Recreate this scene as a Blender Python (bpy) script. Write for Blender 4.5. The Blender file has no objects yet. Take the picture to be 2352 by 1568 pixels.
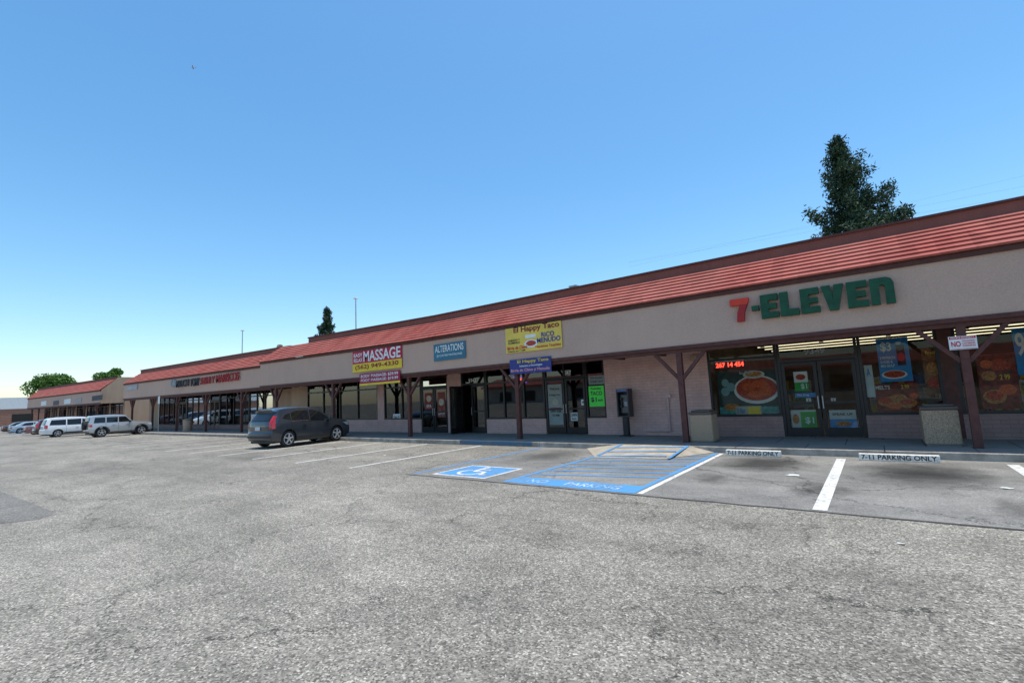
import bpy, bmesh, math, random
from mathutils import Vector, Matrix
random.seed(7)
SC=bpy.context.scene; COL=SC.collection
H=1.7; F=1087.0
AX=Vector((1437,194,1087)).normalized(); AY=Vector((834,-86,-1087)).normalized(); AZ=AX.cross(AY).normalized(); AY=AZ.cross(AX)
def ray(px,py):
    d=Vector((px-1176,-(py-784),-F)); return Vector((AX.dot(d),AY.dot(d),AZ.dot(d)))
def onY(px,py,Y):
    d=ray(px,py); s=Y/d.y; return (d.x*s, H+d.z*s)
def onZ(px,py,z=0.0):
    d=ray(px,py); s=(z-H)/d.z; return (d.x*s, d.y*s)
def pxrect(x0,y0,x1,y1,Y):
    xm=(x0+x1)/2; ym=(y0+y1)/2
    return onY(x0,ym,Y)[0],onY(x1,ym,Y)[0],onY(xm,y1,Y)[1],onY(xm,y0,Y)[1]
# ---------------- materials
def newmat(name):
    m=bpy.data.materials.new(name); m.use_nodes=True; nt=m.node_tree; b=nt.nodes['Principled BSDF']; return m,nt,b
def math_(nt,op,a,b=None,c=None):
    n=nt.nodes.new('ShaderNodeMath'); n.operation=op
    for i,v in enumerate((a,b,c)):
        if v is None: continue
        if isinstance(v,(int,float)): n.inputs[i].default_value=v
        else: nt.links.new(v,n.inputs[i])
    return n.outputs[0]
def ramp(nt,src,stops):
    r=nt.nodes.new('ShaderNodeValToRGB'); nt.links.new(src,r.inputs[0]); el=r.color_ramp.elements
    while len(el)<len(stops): el.new(.5)
    for e,(p,c) in zip(el,stops):
        e.position=p; e.color=(c,c,c,1) if isinstance(c,(int,float)) else (*c,1)
    return r.outputs[0]
def mixc(nt,fac,a,b,mode='MIX'):
    n=nt.nodes.new('ShaderNodeMix'); n.data_type='RGBA'; n.blend_type=mode
    for i,v in ((0,fac),(6,a),(7,b)):
        if isinstance(v,(int,float)): n.inputs[i].default_value=v
        elif isinstance(v,tuple): n.inputs[i].default_value=(*v,1)
        else: nt.links.new(v,n.inputs[i])
    return n.outputs[2]
def noise(nt,scale,detail=3,rough=.5,vec=None,dist=0):
    n=nt.nodes.new('ShaderNodeTexNoise'); n.inputs['Scale'].default_value=scale; n.inputs['Detail'].default_value=detail; n.inputs['Roughness'].default_value=rough; n.inputs['Distortion'].default_value=dist
    if vec is None:
        tc=nt.nodes.new('ShaderNodeTexCoord'); vec=tc.outputs['Object']
    nt.links.new(vec,n.inputs['Vector']); return n
def bump(nt,b,h,strength=.3,dist=.01):
    n=nt.nodes.new('ShaderNodeBump'); n.inputs['Strength'].default_value=strength; n.inputs['Distance'].default_value=dist
    nt.links.new(h,n.inputs['Height']); nt.links.new(n.outputs[0],b.inputs['Normal'])
MC={}
def M(name,col,rough=.7,var=.12,scale=4,bmp=0,bscale=60,metal=0,emit=0,coat=0,spec=.5):
    if name in MC: return MC[name]
    m,nt,b=newmat(name)
    n=noise(nt,scale,4,.6)
    f=ramp(nt,n.outputs['Fac'],[(.3,0.0),(.7,1.0)])
    c=mixc(nt,f,tuple(max(0,x*(1-var)) for x in col),tuple(min(1,x*(1+var)) for x in col))
    nt.links.new(c,b.inputs['Base Color']); b.inputs['Roughness'].default_value=rough; b.inputs['Metallic'].default_value=metal
    b.inputs['Coat Weight'].default_value=coat; b.inputs['Coat Roughness'].default_value=.05
    b.inputs['Specular IOR Level'].default_value=spec
    if emit: nt.links.new(c,b.inputs['Emission Color']); b.inputs['Emission Strength'].default_value=emit
    if bmp:
        n2=noise(nt,bscale,3,.6); bump(nt,b,n2.outputs['Fac'],bmp,.01)
    MC[name]=m; return m
def asphalt(name,base,speck=.5,cracks=True,stains=None):
    m,nt,b=newmat(name)
    tc=nt.nodes.new('ShaderNodeTexCoord'); V=tc.outputs['Object']
    big=ramp(nt,noise(nt,.14,7,.66,V).outputs['Fac'],[(.3,.72),(.5,.98),(.7,1.2)])
    mp=nt.nodes.new('ShaderNodeMapping'); nt.links.new(V,mp.inputs[0]); mp.inputs['Scale'].default_value=(.12,.55,1); mp.inputs['Rotation'].default_value=(0,0,.12)
    strk=ramp(nt,noise(nt,1.3,6,.65,mp.outputs[0],.8).outputs['Fac'],[(.32,.80),(.62,1.08)])
    mid=ramp(nt,noise(nt,1.1,7,.72,V,.6).outputs['Fac'],[(.3,.80),(.72,1.16)])
    mot=ramp(nt,noise(nt,7,5,.7,V).outputs['Fac'],[(.3,1-.28*speck),(.7,1+.28*speck)])
    vo=nt.nodes.new('ShaderNodeTexVoronoi'); vo.inputs['Scale'].default_value=72; nt.links.new(V,vo.inputs['Vector'])
    sep=nt.nodes.new('ShaderNodeSeparateColor'); nt.links.new(vo.outputs['Color'],sep.inputs[0])
    sp=ramp(nt,sep.outputs[0],[(0,1-speck*1.15),(.5,1.0),(.85,1+speck*.5),(1,1+speck*2.3)])
    fn=ramp(nt,noise(nt,32,4,.8,V).outputs['Fac'],[(.25,1-speck*.65),(.75,1+speck*.55)])
    v=math_(nt,'MULTIPLY',math_(nt,'MULTIPLY',math_(nt,'MULTIPLY',math_(nt,'MULTIPLY',big,strk),mid),mot),math_(nt,'MULTIPLY',sp,fn))
    if cracks:
        nz=noise(nt,1.5,6,.72,V); mv=nt.nodes.new('ShaderNodeVectorMath'); mv.operation='MULTIPLY_ADD'
        nt.links.new(nz.outputs['Color'],mv.inputs[0]); mv.inputs[1].default_value=(1.2,1.2,0); nt.links.new(V,mv.inputs[2])
        for sc,th,off,s0 in ((.33,.0060,0,.28),(.85,.0095,7.3,.38)):
            ad=nt.nodes.new('ShaderNodeVectorMath'); ad.operation='ADD'; nt.links.new(mv.outputs[0],ad.inputs[0]); ad.inputs[1].default_value=(off,off,0)
            ve=nt.nodes.new('ShaderNodeTexVoronoi'); ve.feature='DISTANCE_TO_EDGE'; ve.inputs['Scale'].default_value=sc; nt.links.new(ad.outputs[0],ve.inputs['Vector'])
            cr=ramp(nt,ve.outputs['Distance'],[(0,s0),(th*.4,s0+.2),(th,1.0)])
            mk=ramp(nt,noise(nt,.35,4,.6,ad.outputs[0]).outputs['Fac'],[(.44,1.0),(.53,.1)] if sc<.5 else [(.50,1.0),(.58,.1)])
            v=math_(nt,'MULTIPLY',v,math_(nt,'MAXIMUM',cr,mk))
    if stains:
        sx=nt.nodes.new('ShaderNodeSeparateXYZ'); nz=noise(nt,1.6,6,.7,V)
        mv=nt.nodes.new('ShaderNodeVectorMath'); mv.operation='MULTIPLY_ADD'; nt.links.new(nz.outputs['Color'],mv.inputs[0]); mv.inputs[1].default_value=(1.2,1.2,0); nt.links.new(V,mv.inputs[2]); nt.links.new(mv.outputs[0],sx.inputs[0])
        for (x,y,rx,ry,k) in stains:
            dx=math_(nt,'DIVIDE',math_(nt,'SUBTRACT',sx.outputs[0],x+.6),rx); dy=math_(nt,'DIVIDE',math_(nt,'SUBTRACT',sx.outputs[1],y+.6),ry)
            r=math_(nt,'ADD',math_(nt,'MULTIPLY',dx,dx),math_(nt,'MULTIPLY',dy,dy))
            v=math_(nt,'MULTIPLY',v,ramp(nt,r,[(0,k),(.45,(1+k)/2),(1,1)]))
    hsv=mixc(nt,1.0,tuple(base),v,'MULTIPLY')
    nt.links.new(hsv,b.inputs['Base Color']); b.inputs['Roughness'].default_value=.9; b.inputs['Specular IOR Level'].default_value=.25
    bump(nt,b,math_(nt,'ADD',sp,fn),.6,.004)
    return m
def glass(name,tint,base=.10,amt=.75):
    m=bpy.data.materials.new(name); m.use_nodes=True; nt=m.node_tree; nt.nodes.clear()
    out=nt.nodes.new('ShaderNodeOutputMaterial'); mx=nt.nodes.new('ShaderNodeMixShader'); tr=nt.nodes.new('ShaderNodeBsdfTransparent'); gl=nt.nodes.new('ShaderNodeBsdfGlossy')
    tr.inputs[0].default_value=(*tint,1); gl.inputs['Roughness'].default_value=.02; gl.inputs[0].default_value=(.9,.95,1,1)
    lw=nt.nodes.new('ShaderNodeLayerWeight'); lw.inputs[0].default_value=.35
    f=math_(nt,'ADD',math_(nt,'MULTIPLY',lw.outputs['Fresnel'],amt),base)
    n=noise(nt,.8,2)
    bp=nt.nodes.new('ShaderNodeBump'); bp.inputs['Strength'].default_value=.06; bp.inputs['Distance'].default_value=.02; nt.links.new(n.outputs['Fac'],bp.inputs['Height']); nt.links.new(bp.outputs[0],gl.inputs['Normal'])
    nt.links.new(f,mx.inputs[0]); nt.links.new(tr.outputs[0],mx.inputs[1]); nt.links.new(gl.outputs[0],mx.inputs[2]); nt.links.new(mx.outputs[0],out.inputs[0]); return m
def tilemat():
    m,nt,b=newmat('red_roof_tile'); tc=nt.nodes.new('ShaderNodeTexCoord')
    mp=nt.nodes.new('ShaderNodeMapping'); nt.links.new(tc.outputs['Object'],mp.inputs[0]); mp.inputs['Scale'].default_value=(3.3,.6,.6)
    vo=nt.nodes.new('ShaderNodeTexVoronoi'); vo.inputs['Scale'].default_value=1.0; vo.inputs['Randomness'].default_value=.3; nt.links.new(mp.outputs[0],vo.inputs['Vector'])
    s=nt.nodes.new('ShaderNodeSeparateColor'); nt.links.new(vo.outputs['Color'],s.inputs[0])
    big=ramp(nt,noise(nt,.5,5,.6,tc.outputs['Object']).outputs['Fac'],[(.3,0.0),(.7,1.0)])
    c=mixc(nt,s.outputs[0],(.30,.062,.050),(.44,.11,.085)); c=mixc(nt,math_(nt,'MULTIPLY',big,.5),c,(.42,.19,.15))
    nt.links.new(c,b.inputs['Base Color']); b.inputs['Roughness'].default_value=.85; b.inputs['Specular IOR Level'].default_value=.2
    wv=nt.nodes.new('ShaderNodeTexWave'); wv.inputs['Scale'].default_value=1.05; wv.inputs['Distortion'].default_value=0; nt.links.new(tc.outputs['Object'],wv.inputs[0])
    bump(nt,b,wv.outputs['Fac'],.4,.03); return m
def stucco(name,col,var=.1,streak=.12):
    m,nt,b=newmat(name); tc=nt.nodes.new('ShaderNodeTexCoord'); V=tc.outputs['Object']
    mp=nt.nodes.new('ShaderNodeMapping'); nt.links.new(V,mp.inputs[0]); mp.inputs['Scale'].default_value=(2.2,2.2,.25)
    st=ramp(nt,noise(nt,1.0,6,.7,mp.outputs[0]).outputs['Fac'],[(.35,1-streak),(.65,1.0)])
    bg=ramp(nt,noise(nt,.6,5,.6,V).outputs['Fac'],[(.3,1-var),(.7,1+var)])
    gr=ramp(nt,noise(nt,26,3,.7,V).outputs['Fac'],[(.3,.90),(.7,1.08)])
    c=mixc(nt,1.0,tuple(col),math_(nt,'MULTIPLY',gr,math_(nt,'MULTIPLY',st,bg)),'MULTIPLY')
    nt.links.new(c,b.inputs['Base Color']); b.inputs['Roughness'].default_value=.92; bump(nt,b,noise(nt,45,3,.6,V).outputs['Fac'],.5,.01); return m
def paintmat(name,col,wear=.5,under=(.17,.16,.145)):
    m,nt,b=newmat(name); tc=nt.nodes.new('ShaderNodeTexCoord'); V=tc.outputs['Object']
    w=ramp(nt,noise(nt,11,7,.82,V).outputs['Fac'],[(.59-.22*wear,0.0),(.69-.16*wear,1.0)])
    w2=ramp(nt,noise(nt,1.3,4,.65,V).outputs['Fac'],[(.32,.15),(.66,min(1,1.0*wear+.2))])
    c=mixc(nt,math_(nt,'MULTIPLY',w,w2),tuple(col),under); nt.links.new(c,b.inputs['Base Color']); b.inputs['Roughness'].default_value=.75; return m
def brickmat(name,c1,c2,mort,sc,bw=.4,rh=.2,ms=.012,bmpst=.3):
    m,nt,b=newmat(name); tc=nt.nodes.new('ShaderNodeTexCoord'); mp=nt.nodes.new('ShaderNodeMapping'); mp.inputs['Rotation'].default_value=(math.radians(90),0,0) if sc else (0,0,0)
    nt.links.new(tc.outputs['Object'],mp.inputs[0]); br=nt.nodes.new('ShaderNodeTexBrick'); br.inputs['Scale'].default_value=1; br.inputs['Brick Width'].default_value=bw; br.inputs['Row Height'].default_value=rh; br.inputs['Mortar Size'].default_value=ms
    br.inputs['Color1'].default_value=(*c1,1); br.inputs['Color2'].default_value=(*c2,1); br.inputs['Mortar'].default_value=(*mort,1); nt.links.new(mp.outputs[0],br.inputs[0])
    v=ramp(nt,noise(nt,2.5,6,.7,tc.outputs['Object']).outputs['Fac'],[(.3,.82),(.7,1.1)])
    nt.links.new(mixc(nt,1.0,br.outputs[0],v,'MULTIPLY'),b.inputs['Base Color']); b.inputs['Roughness'].default_value=.9
    bump(nt,b,br.outputs['Fac'],bmpst,.005); return m
m_asph=asphalt('asphalt',(.262,.240,.200),.52)
m_apron=asphalt('smooth_asphalt',(.245,.232,.208),.2,True,[(.45,11.2,1.2,1.7,.16),(-2.1,11.6,1.0,1.3,.24),(-7.4,11.3,.9,1.3,.45),(3.2,11.5,1.2,1.5,.25),(-.9,9.0,.5,.8,.4),(-2.6,9.4,.35,.7,.5),(1.2,8.6,.3,.8,.55)])
m_patch=asphalt('dark_asphalt',(.195,.182,.16),.4,False)
m_walk=brickmat('sidewalk_concrete',(.29,.255,.215),(.26,.23,.195),(.08,.07,.065),0,1.5,1.42,.012)
m_kerb=M('kerb_concrete',(.35,.31,.26),.9,.4,3,.4)
m_ramp=M('ramp_concrete',(.38,.33,.255),.9,.25,3,.3)
m_fasc=stucco('fascia_stucco',(.58,.385,.295),.05,.05)
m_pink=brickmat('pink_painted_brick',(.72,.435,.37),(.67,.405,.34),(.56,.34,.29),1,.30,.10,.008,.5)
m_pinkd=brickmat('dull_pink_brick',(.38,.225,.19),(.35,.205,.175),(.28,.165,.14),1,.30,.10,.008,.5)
m_end=stucco('beige_gable_stucco',(.50,.34,.23),.06,.12)
m_parap=stucco('brown_stucco',(.25,.095,.072),.08,.15)
m_trim=M('brown_trim',(.095,.030,.022),.7,.25,6,.3)
m_post=M('brown_post',(.11,.038,.029),.75,.25,8,.3)
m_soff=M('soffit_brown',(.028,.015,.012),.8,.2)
m_tile=tilemat()
m_deck=M('roof_deck',(.35,.33,.3),.9,.1)
m_frame=M('dark_frame',(.010,.008,.008),.4,.3,6)
m_alu=M('grey_metal',(.4,.4,.4),.4,.1,6,metal=.8)
m_glass=glass('shop_glass',(.74,.76,.72),.015,.26)
m_glassd=glass('tinted_glass',(.25,.28,.28),.05,.58)
m_int=M('interior_dark',(.035,.032,.028),.9,.3,1)
m_intw=M('interior_wall',(.10,.065,.045),.9,.4,1)
m_floor_i=M('interior_floor',(.10,.085,.07),.4,.2,2)
W_=M('white_paint',(.8,.8,.78),.6,.06); K_=M('black_paint',(.02,.02,.02),.5,.2)
# ---------------- mesh helpers
def lift(x): return .014*max(0,-16-x)
def warpv(v): v.z+=lift(v.x)*max(0,(v.z-.15)/4.15)
class MB:
    def __init__(s): s.bm=bmesh.new()
    def face(s,pts): return s.bm.faces.new([s.bm.verts.new(p) for p in pts])
    def box(s,x0,x1,y0,y1,z0,z1):
        v=[s.bm.verts.new((x,y,z)) for x in (x0,x1) for y in (y0,y1) for z in (z0,z1)]
        for f in ((0,1,3,2),(4,6,7,5),(0,4,5,1),(2,3,7,6),(0,2,6,4),(1,5,7,3)): s.bm.faces.new([v[i] for i in f])
        return s
    def bar(s,p0,p1,w,h,up=(0,0,1)):
        p0=Vector(p0);p1=Vector(p1);d=(p1-p0).normalized();a=d.cross(Vector(up))
        if a.length<1e-3: a=Vector((1,0,0))
        a.normalize(); b=a.cross(d).normalized(); a*=w/2;b*=h/2
        r=[[s.bm.verts.new(p+i*a+j*b) for i,j in ((-1,-1),(1,-1),(1,1),(-1,1))] for p in (p0,p1)]
        for k in range(4): s.bm.faces.new((r[0][k],r[0][(k+1)%4],r[1][(k+1)%4],r[1][k]))
        s.bm.faces.new(r[0][::-1]); s.bm.faces.new(r[1]); return s
    def cyl(s,p0,p1,r0,r1=None,n=12):
        r1=r0 if r1 is None else r1
        p0=Vector(p0);p1=Vector(p1);d=(p1-p0).normalized();a=d.orthogonal().normalized();b=d.cross(a)
        R=[]
        for p,r in ((p0,r0),(p1,r1)): R.append([s.bm.verts.new(p+(a*math.cos(2*math.pi*k/n)+b*math.sin(2*math.pi*k/n))*r) for k in range(n)])
        for k in range(n): s.bm.faces.new((R[0][k],R[0][(k+1)%n],R[1][(k+1)%n],R[1][k]))
        s.bm.faces.new(R[0][::-1]); s.bm.faces.new(R[1]); return s
    def prismX(s,prof,x0,x1):
        a=[s.bm.verts.new((x0,y,z)) for y,z in prof]; b=[s.bm.verts.new((x1,y,z)) for y,z in prof]; n=len(prof)
        for k in range(n): s.bm.faces.new((a[k],a[(k+1)%n],b[(k+1)%n],b[k]))
        s.bm.faces.new(a[::-1]); s.bm.faces.new(b); return s
    def prismY(s,prof,y0,y1):
        a=[s.bm.verts.new((x,y0,z)) for x,z in prof]; b=[s.bm.verts.new((x,y1,z)) for x,z in prof]; n=len(prof)
        for k in range(n): s.bm.faces.new((a[k],a[(k+1)%n],b[(k+1)%n],b[k]))
        s.bm.faces.new(a[::-1]); s.bm.faces.new(b); return s
    def disc(s,cx,cz,rx,rz,Y,n=24):
        s.face([(cx+rx*math.cos(2*math.pi*k/n),Y,cz+rz*math.sin(2*math.pi*k/n)) for k in range(n)]); return s
    def lathe(s,prof,n=24,c=(0,0,0),axis='X'):
        rings=[]
        for (r,h) in prof:
            ring=[]
            for k in range(n):
                a=2*math.pi*k/n
                p=(h,r*math.cos(a),r*math.sin(a)) if axis=='X' else (r*math.cos(a),r*math.sin(a),h)
                ring.append(s.bm.verts.new((p[0]+c[0],p[1]+c[1],p[2]+c[2])))
            rings.append(ring)
        for i in range(len(rings)-1):
            for k in range(n): s.bm.faces.new((rings[i][k],rings[i][(k+1)%n],rings[i+1][(k+1)%n],rings[i+1][k]))
        s.bm.faces.new(rings[0][::-1]); s.bm.faces.new(rings[-1]); return s
    def build(s,name,mat,parent=None,warp=False,smooth=None,bevel=0,norm=True):
        bm=s.bm
        if bevel: bmesh.ops.bevel(bm,geom=bm.edges[:],offset=bevel,segments=2,affect='EDGES',profile=.5)
        if warp:
            bmesh.ops.bisect_plane(bm,geom=bm.verts[:]+bm.edges[:]+bm.faces[:],plane_co=(-16,0,0),plane_no=(1,0,0))
            for v in bm.verts: warpv(v.co)
        if norm: bmesh.ops.recalc_face_normals(bm,faces=bm.faces)
        me=bpy.data.meshes.new(name); bm.to_mesh(me); bm.free()
        if smooth:
            me.shade_smooth(); me.set_sharp_from_angle(angle=math.radians(smooth))
        me.materials.append(mat); o=bpy.data.objects.new(name,me); COL.objects.link(o)
        if parent: o.parent=parent
        return o
def thing(name,label,cat,loc=(0,0,0),rz=0,group=None):
    o=bpy.data.objects.new(name,None); COL.objects.link(o); o.location=loc; o.rotation_euler=(0,0,rz); o.empty_display_size=.2
    return tag(o,label,cat,group)
def tag(o,label,cat,group=None):
    o['label']=label; o['category']=cat
    if group: o['group']=group
    return o
def struct(o): o['kind']='structure'; return o
def textmesh(name,s,mat,x0,z0,x1,z1,Y,bold=.015,parent=None,ground=False,shear=0,depth=0):
    bold=min(bold,.022)
    cu=bpy.data.curves.new(name,'FONT'); cu.body=s; cu.offset=bold; cu.resolution_u=4; cu.shear=shear; cu.extrude=depth
    t=bpy.data.objects.new(name,cu); COL.objects.link(t); bpy.context.view_layer.update()
    me=bpy.data.meshes.new_from_object(t.evaluated_get(bpy.context.evaluated_depsgraph_get()))
    bpy.data.objects.remove(t); bpy.data.curves.remove(cu)
    vs=me.vertices
    ax=min(v.co.x for v in vs);bx=max(v.co.x for v in vs);ay=min(v.co.y for v in vs);by=max(v.co.y for v in vs)
    for v in vs:
        X=x0+(v.co.x-ax)/(bx-ax)*(x1-x0); Z=z0+(v.co.y-ay)/max(1e-6,by-ay)*(z1-z0)
        v.co=(X,Z,Y) if ground else (X,Y-v.co.z,Z)
    me.materials.clear(); me.materials.append(mat); me.name=name
    o=bpy.data.objects.new(name,me); COL.objects.link(o)
    if parent: o.parent=parent
    return o
def panel(name,label,cat,r,Y,mat,texts=(),rects=(),discs=(),thick=.02,group=None,bold=.02):
    x0,x1,z0,z1=r; w=x1-x0;h=z1-z0
    root=thing(name,label,cat,((x0+x1)/2,Y,z0),0,group)
    def P(o):
        o.parent=root; o.matrix_parent_inverse=Matrix.Translation((-(x0+x1)/2,-Y,-z0))
    P(MB().box(x0,x1,Y-thick,Y,z0,z1).build('board',mat))
    k=0
    for (a,b_,c,d,m) in rects:
        k+=1; q=MB(); yy=Y-thick-.002-.0006*k; q.face([(x0+w*a,yy,z0+h*b_),(x0+w*c,yy,z0+h*b_),(x0+w*c,yy,z0+h*d),(x0+w*a,yy,z0+h*d)]); P(q.build('colour_band',m))
    for (a,b_,c,d,m) in discs:
        k+=1; P(MB().disc(x0+w*a,z0+h*b_,w*c,h*d,Y-thick-.002-.0006*k).build('picture',m))
    for (s,a,b_,c,d,m) in texts:
        P(textmesh('lettering',s,m,x0+w*a,z0+h*b_,x0+w*c,z0+h*d,Y-thick-.010,bold))
    return root
C=lambda n,c,**k: M(n,c,**k)
RED=C('sign_red',(.60,.02,.04),var=.08);YEL=C('sign_yellow',(.85,.60,.04),var=.08);BLUE=C('sign_blue',(.03,.05,.30),var=.08);TEAL=C('sign_teal',(.04,.17,.24),var=.15);GRN=C('sign_green',(.005,.07,.03),var=.3)
ORG=C('sign_orange',(.70,.05,.022),var=.1);DRED=C('sign_deep_red',(.38,.018,.018),var=.1);LIME=C('poster_lime',(.12,.9,.1),var=.05);SKYB=C('poster_blue',(.03,.26,.6),var=.15);FOOD=C('food_red',(.5,.06,.02),var=.8,scale=25);FOOD2=C('food_brown',(.5,.2,.05),var=.7,scale=20)
CREAM=C('poster_cream',(.5,.45,.34),var=.2);MAR=C('maroon',(.28,.015,.03),var=.2);PGRN=C('poster_green',(.05,.38,.07),var=.2);DW=C('dim_white',(.6,.6,.56),var=.15)
# ---------------- ground
def sheet(name,pts,z,mat):
    b=MB(); b.face([(x,y,z) for x,y in pts]); return struct(b.build(name,mat))
sheet('ground',[(-900,-500),(500,-500),(500,900),(-900,900)],0,m_asph)
sheet('parking_apron',[(-8.95,7.5),(14,7.6),(14,13.1),(-8.95,13.1)],.004,m_apron)
pp=[onZ(0,1128),onZ(60,1150),onZ(128,1178),onZ(90,1192),onZ(0,1202)]; sheet('asphalt_patch',[pp[0],pp[1],pp[2],pp[3],pp[4],(pp[4][0]-3,pp[4][1]),(pp[0][0]-6,pp[0][1])],.004,m_patch)
m_joint=M('joint_dark',(.06,.056,.05),.9,.4,5)
b=MB(); rr=random.Random(3); n=60; lo=[];hi=[]
for k in range(n+1):
    x=-8.98+23*k/n; y=7.49+.1*k/n; j=rr.uniform(-.02,.02); lo.append((x,y-.022+j-rr.uniform(0,.02),.0065)); hi.append((x,y+.022+j,.0065))
for k in range(n): b.face([lo[k],lo[k+1],hi[k+1],hi[k]])
struct(b.build('pavement_joint',m_joint))
m_white=paintmat('line_white',(.74,.72,.67),.65); m_blue=paintmat('line_blue',(.045,.30,.66),.85,(.14,.19,.22)); m_white3=paintmat('lettering_white_worn',(.60,.66,.72),1.1,(.08,.30,.55))
def line(name,x0,y0,x1,y1,w,z,mat):
    d=Vector((x1-x0,y1-y0,0)).normalized(); n=Vector((-d.y,d.x,0))*w/2; a=Vector((x0,y0,z));c=Vector((x1,y1,z)); q=MB(); q.face([a+n,c+n,c-n,a-n]); return struct(q.build(name,mat))
for x in (-.77,1.85,4.45,7.05): line('parking_line',x,7.6,x,12.7,.17,.009,m_white)
line('parking_line',-3.28,7.62,-3.28,12.9,.10,.009,m_white)
for k in range(25):
    x=-11.4-2.8*k; line('parking_line',x,7.6,x,12.95,.12,.005,m_white)
for x in (-8.82,-6.12,-3.42): line('accessible_stall_line',x,7.6,x,12.95,.10 if x>-8 else .09,.009,m_blue)
q=MB(); q.face([(-6.07,7.6,.0085),(-3.46,7.6,.0085),(-3.46,8.22,.0085),(-6.07,8.22,.0085)]); struct(q.build('no_parking_band',m_blue))
for k in range(7):
    y=8.6+.54*k; y1=y+.55
    line('aisle_hatching',-6.07,y,-3.47,y1,.10,.0095,m_blue)
for s,x0,x1 in (('NO',-5.72,-5.28),('PARKING',-4.85,-3.75)):
    struct(textmesh('no_parking_lettering',s,m_white3,x0,7.76,x1,8.04,.013,.02,ground=True))
sx0,sx1,sy0,sy1=-8.35,-6.75,7.72,9.12
q=MB(); q.face([(sx0,sy0,.009),(sx1,sy0,.009),(sx1,sy1,.009),(sx0,sy1,.009)]); struct(q.build('accessible_symbol_border',m_white))
q=MB(); e=.08; q.face([(sx0+e,sy0+e,.013),(sx1-e,sy0+e,.013),(sx1-e,sy1-e,.013),(sx0+e,sy1-e,.013)]); struct(q.build('accessible_symbol_field',m_blue))
q=MB(); cx,cy=-7.6,8.3
def gseg(q,a,b2,w,z=.017):
    a=Vector((*a,z));c=Vector((*b2,z)); d=(c-a).normalized(); n=Vector((-d.y,d.x,0))*w/2; q.face([a+n,c+n,c-n,a-n])
q.face([(cx-.05+.085*math.cos(t*math.pi/6),8.88+.085*math.sin(t*math.pi/6),.017) for t in range(12)])
gseg(q,(cx-.05,8.78),(cx,8.33),.1,.0172); gseg(q,(cx-.03,8.62),(cx+.28,8.62),.07,.0174); gseg(q,(cx,8.36),(cx+.33,8.36),.09,.0176); gseg(q,(cx+.31,8.38),(cx+.45,8.02),.09,.0178); gseg(q,(cx+.43,8.03),(cx+.58,8.07),.07,.018)
for k in range(16):
    a0=math.radians(125+k*14);a1=math.radians(125+(k+1)*14)
    q.face([(cx+.02+r*math.cos(a),8.23+r*math.sin(a),.0168) for r,a in ((.34,a0),(.34,a1),(.26,a1),(.26,a0))])
struct(q.build('accessible_symbol',m_white))
line('accessible_stall_line',-85,9,-85,12,2.2,.006,m_blue)
struct(MB().box(-66,14,13.25,16.6,0,.15).build('sidewalk',m_walk))
q=MB(); x=-66
while x<14: q.box(x+.006,x+2.994,13.1,13.248,0,.152); x+=3
struct(q.build('kerb',m_kerb,bevel=.012))
struct(MB().box(-124,-66.2,13.6,17.4,0,.15).build('sidewalk',m_walk))
q=MB(); q.box(-12.6,-9.3,13.094,13.24,.02,.1535); struct(q.build('painted_kerb',paintmat('kerb_blue',(.04,.14,.25),.8)))
q=MB(); T=.155
a=(-6.15,13.1,T);b_=(-4.1,13.1,T);c=(-4.25,11.65,.012);d=(-6.05,11.35,.012);f1=(-7.25,13.1,.012);f2=(-3.5,13.1,.012)
q.face([d,c,b_,a]);q.face([f1,d,a]);q.face([c,f2,b_]); struct(q.build('kerb_ramp',m_ramp))
z=lambda y:.0165+(T-.012)*(max(0,(y-11.42))/1.68)
for (A,B) in (((-6.0,11.45),(-4.3,11.78)),((-6.0,12.0),(-4.25,12.33)),((-6.05,12.55),(-4.2,12.88))):
    q=MB(); q.face([(A[0],A[1],z(A[1])+.008),(B[0],B[1],z(B[1])+.006),(B[0],B[1]+.09,z(B[1]+.09)+.006),(A[0],A[1]+.09,z(A[1]+.09)+.008)]); struct(q.build('ramp_stripe',m_blue))
for x in (-6.1,-4.2):
    q=MB(); q.face([(x,11.5,z(11.5)+.010),(x+.08,11.5,z(11.5)+.010),(x+.08,13.08,z(13.08)+.010),(x,13.08,z(13.08)+.010)]); struct(q.build('ramp_stripe',m_blue))
# ---------------- wheel stops
for (x0,x1,lb) in ((-3.12,-1.92,'left one of the two white lettered wheel stops, nearer the blue striped aisle'),(-.45,.85,'right one of the two white lettered wheel stops, right of the wide white line')):
    r=thing('wheel_stop',lb,'wheel stop',((x0+x1)/2,12.7,0),0,'white parking wheel stops')
    q=MB(); w=(x1-x0)/2; q.prismX([(-.085,.006),(-.06,.14),(.06,.14),(.085,.006)],-w,w); q.build('body',paintmat('stop_white',(.80,.75,.66),.5),r,bevel=.012)
    t=textmesh('lettering','7-11 PARKING ONLY',K_,-w*.93,.030,w*.93,.128,0,.02,r)
    for v in t.data.vertices: v.co.y=-.090+(v.co.z-.006)*(.025/.134)-.004
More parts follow.
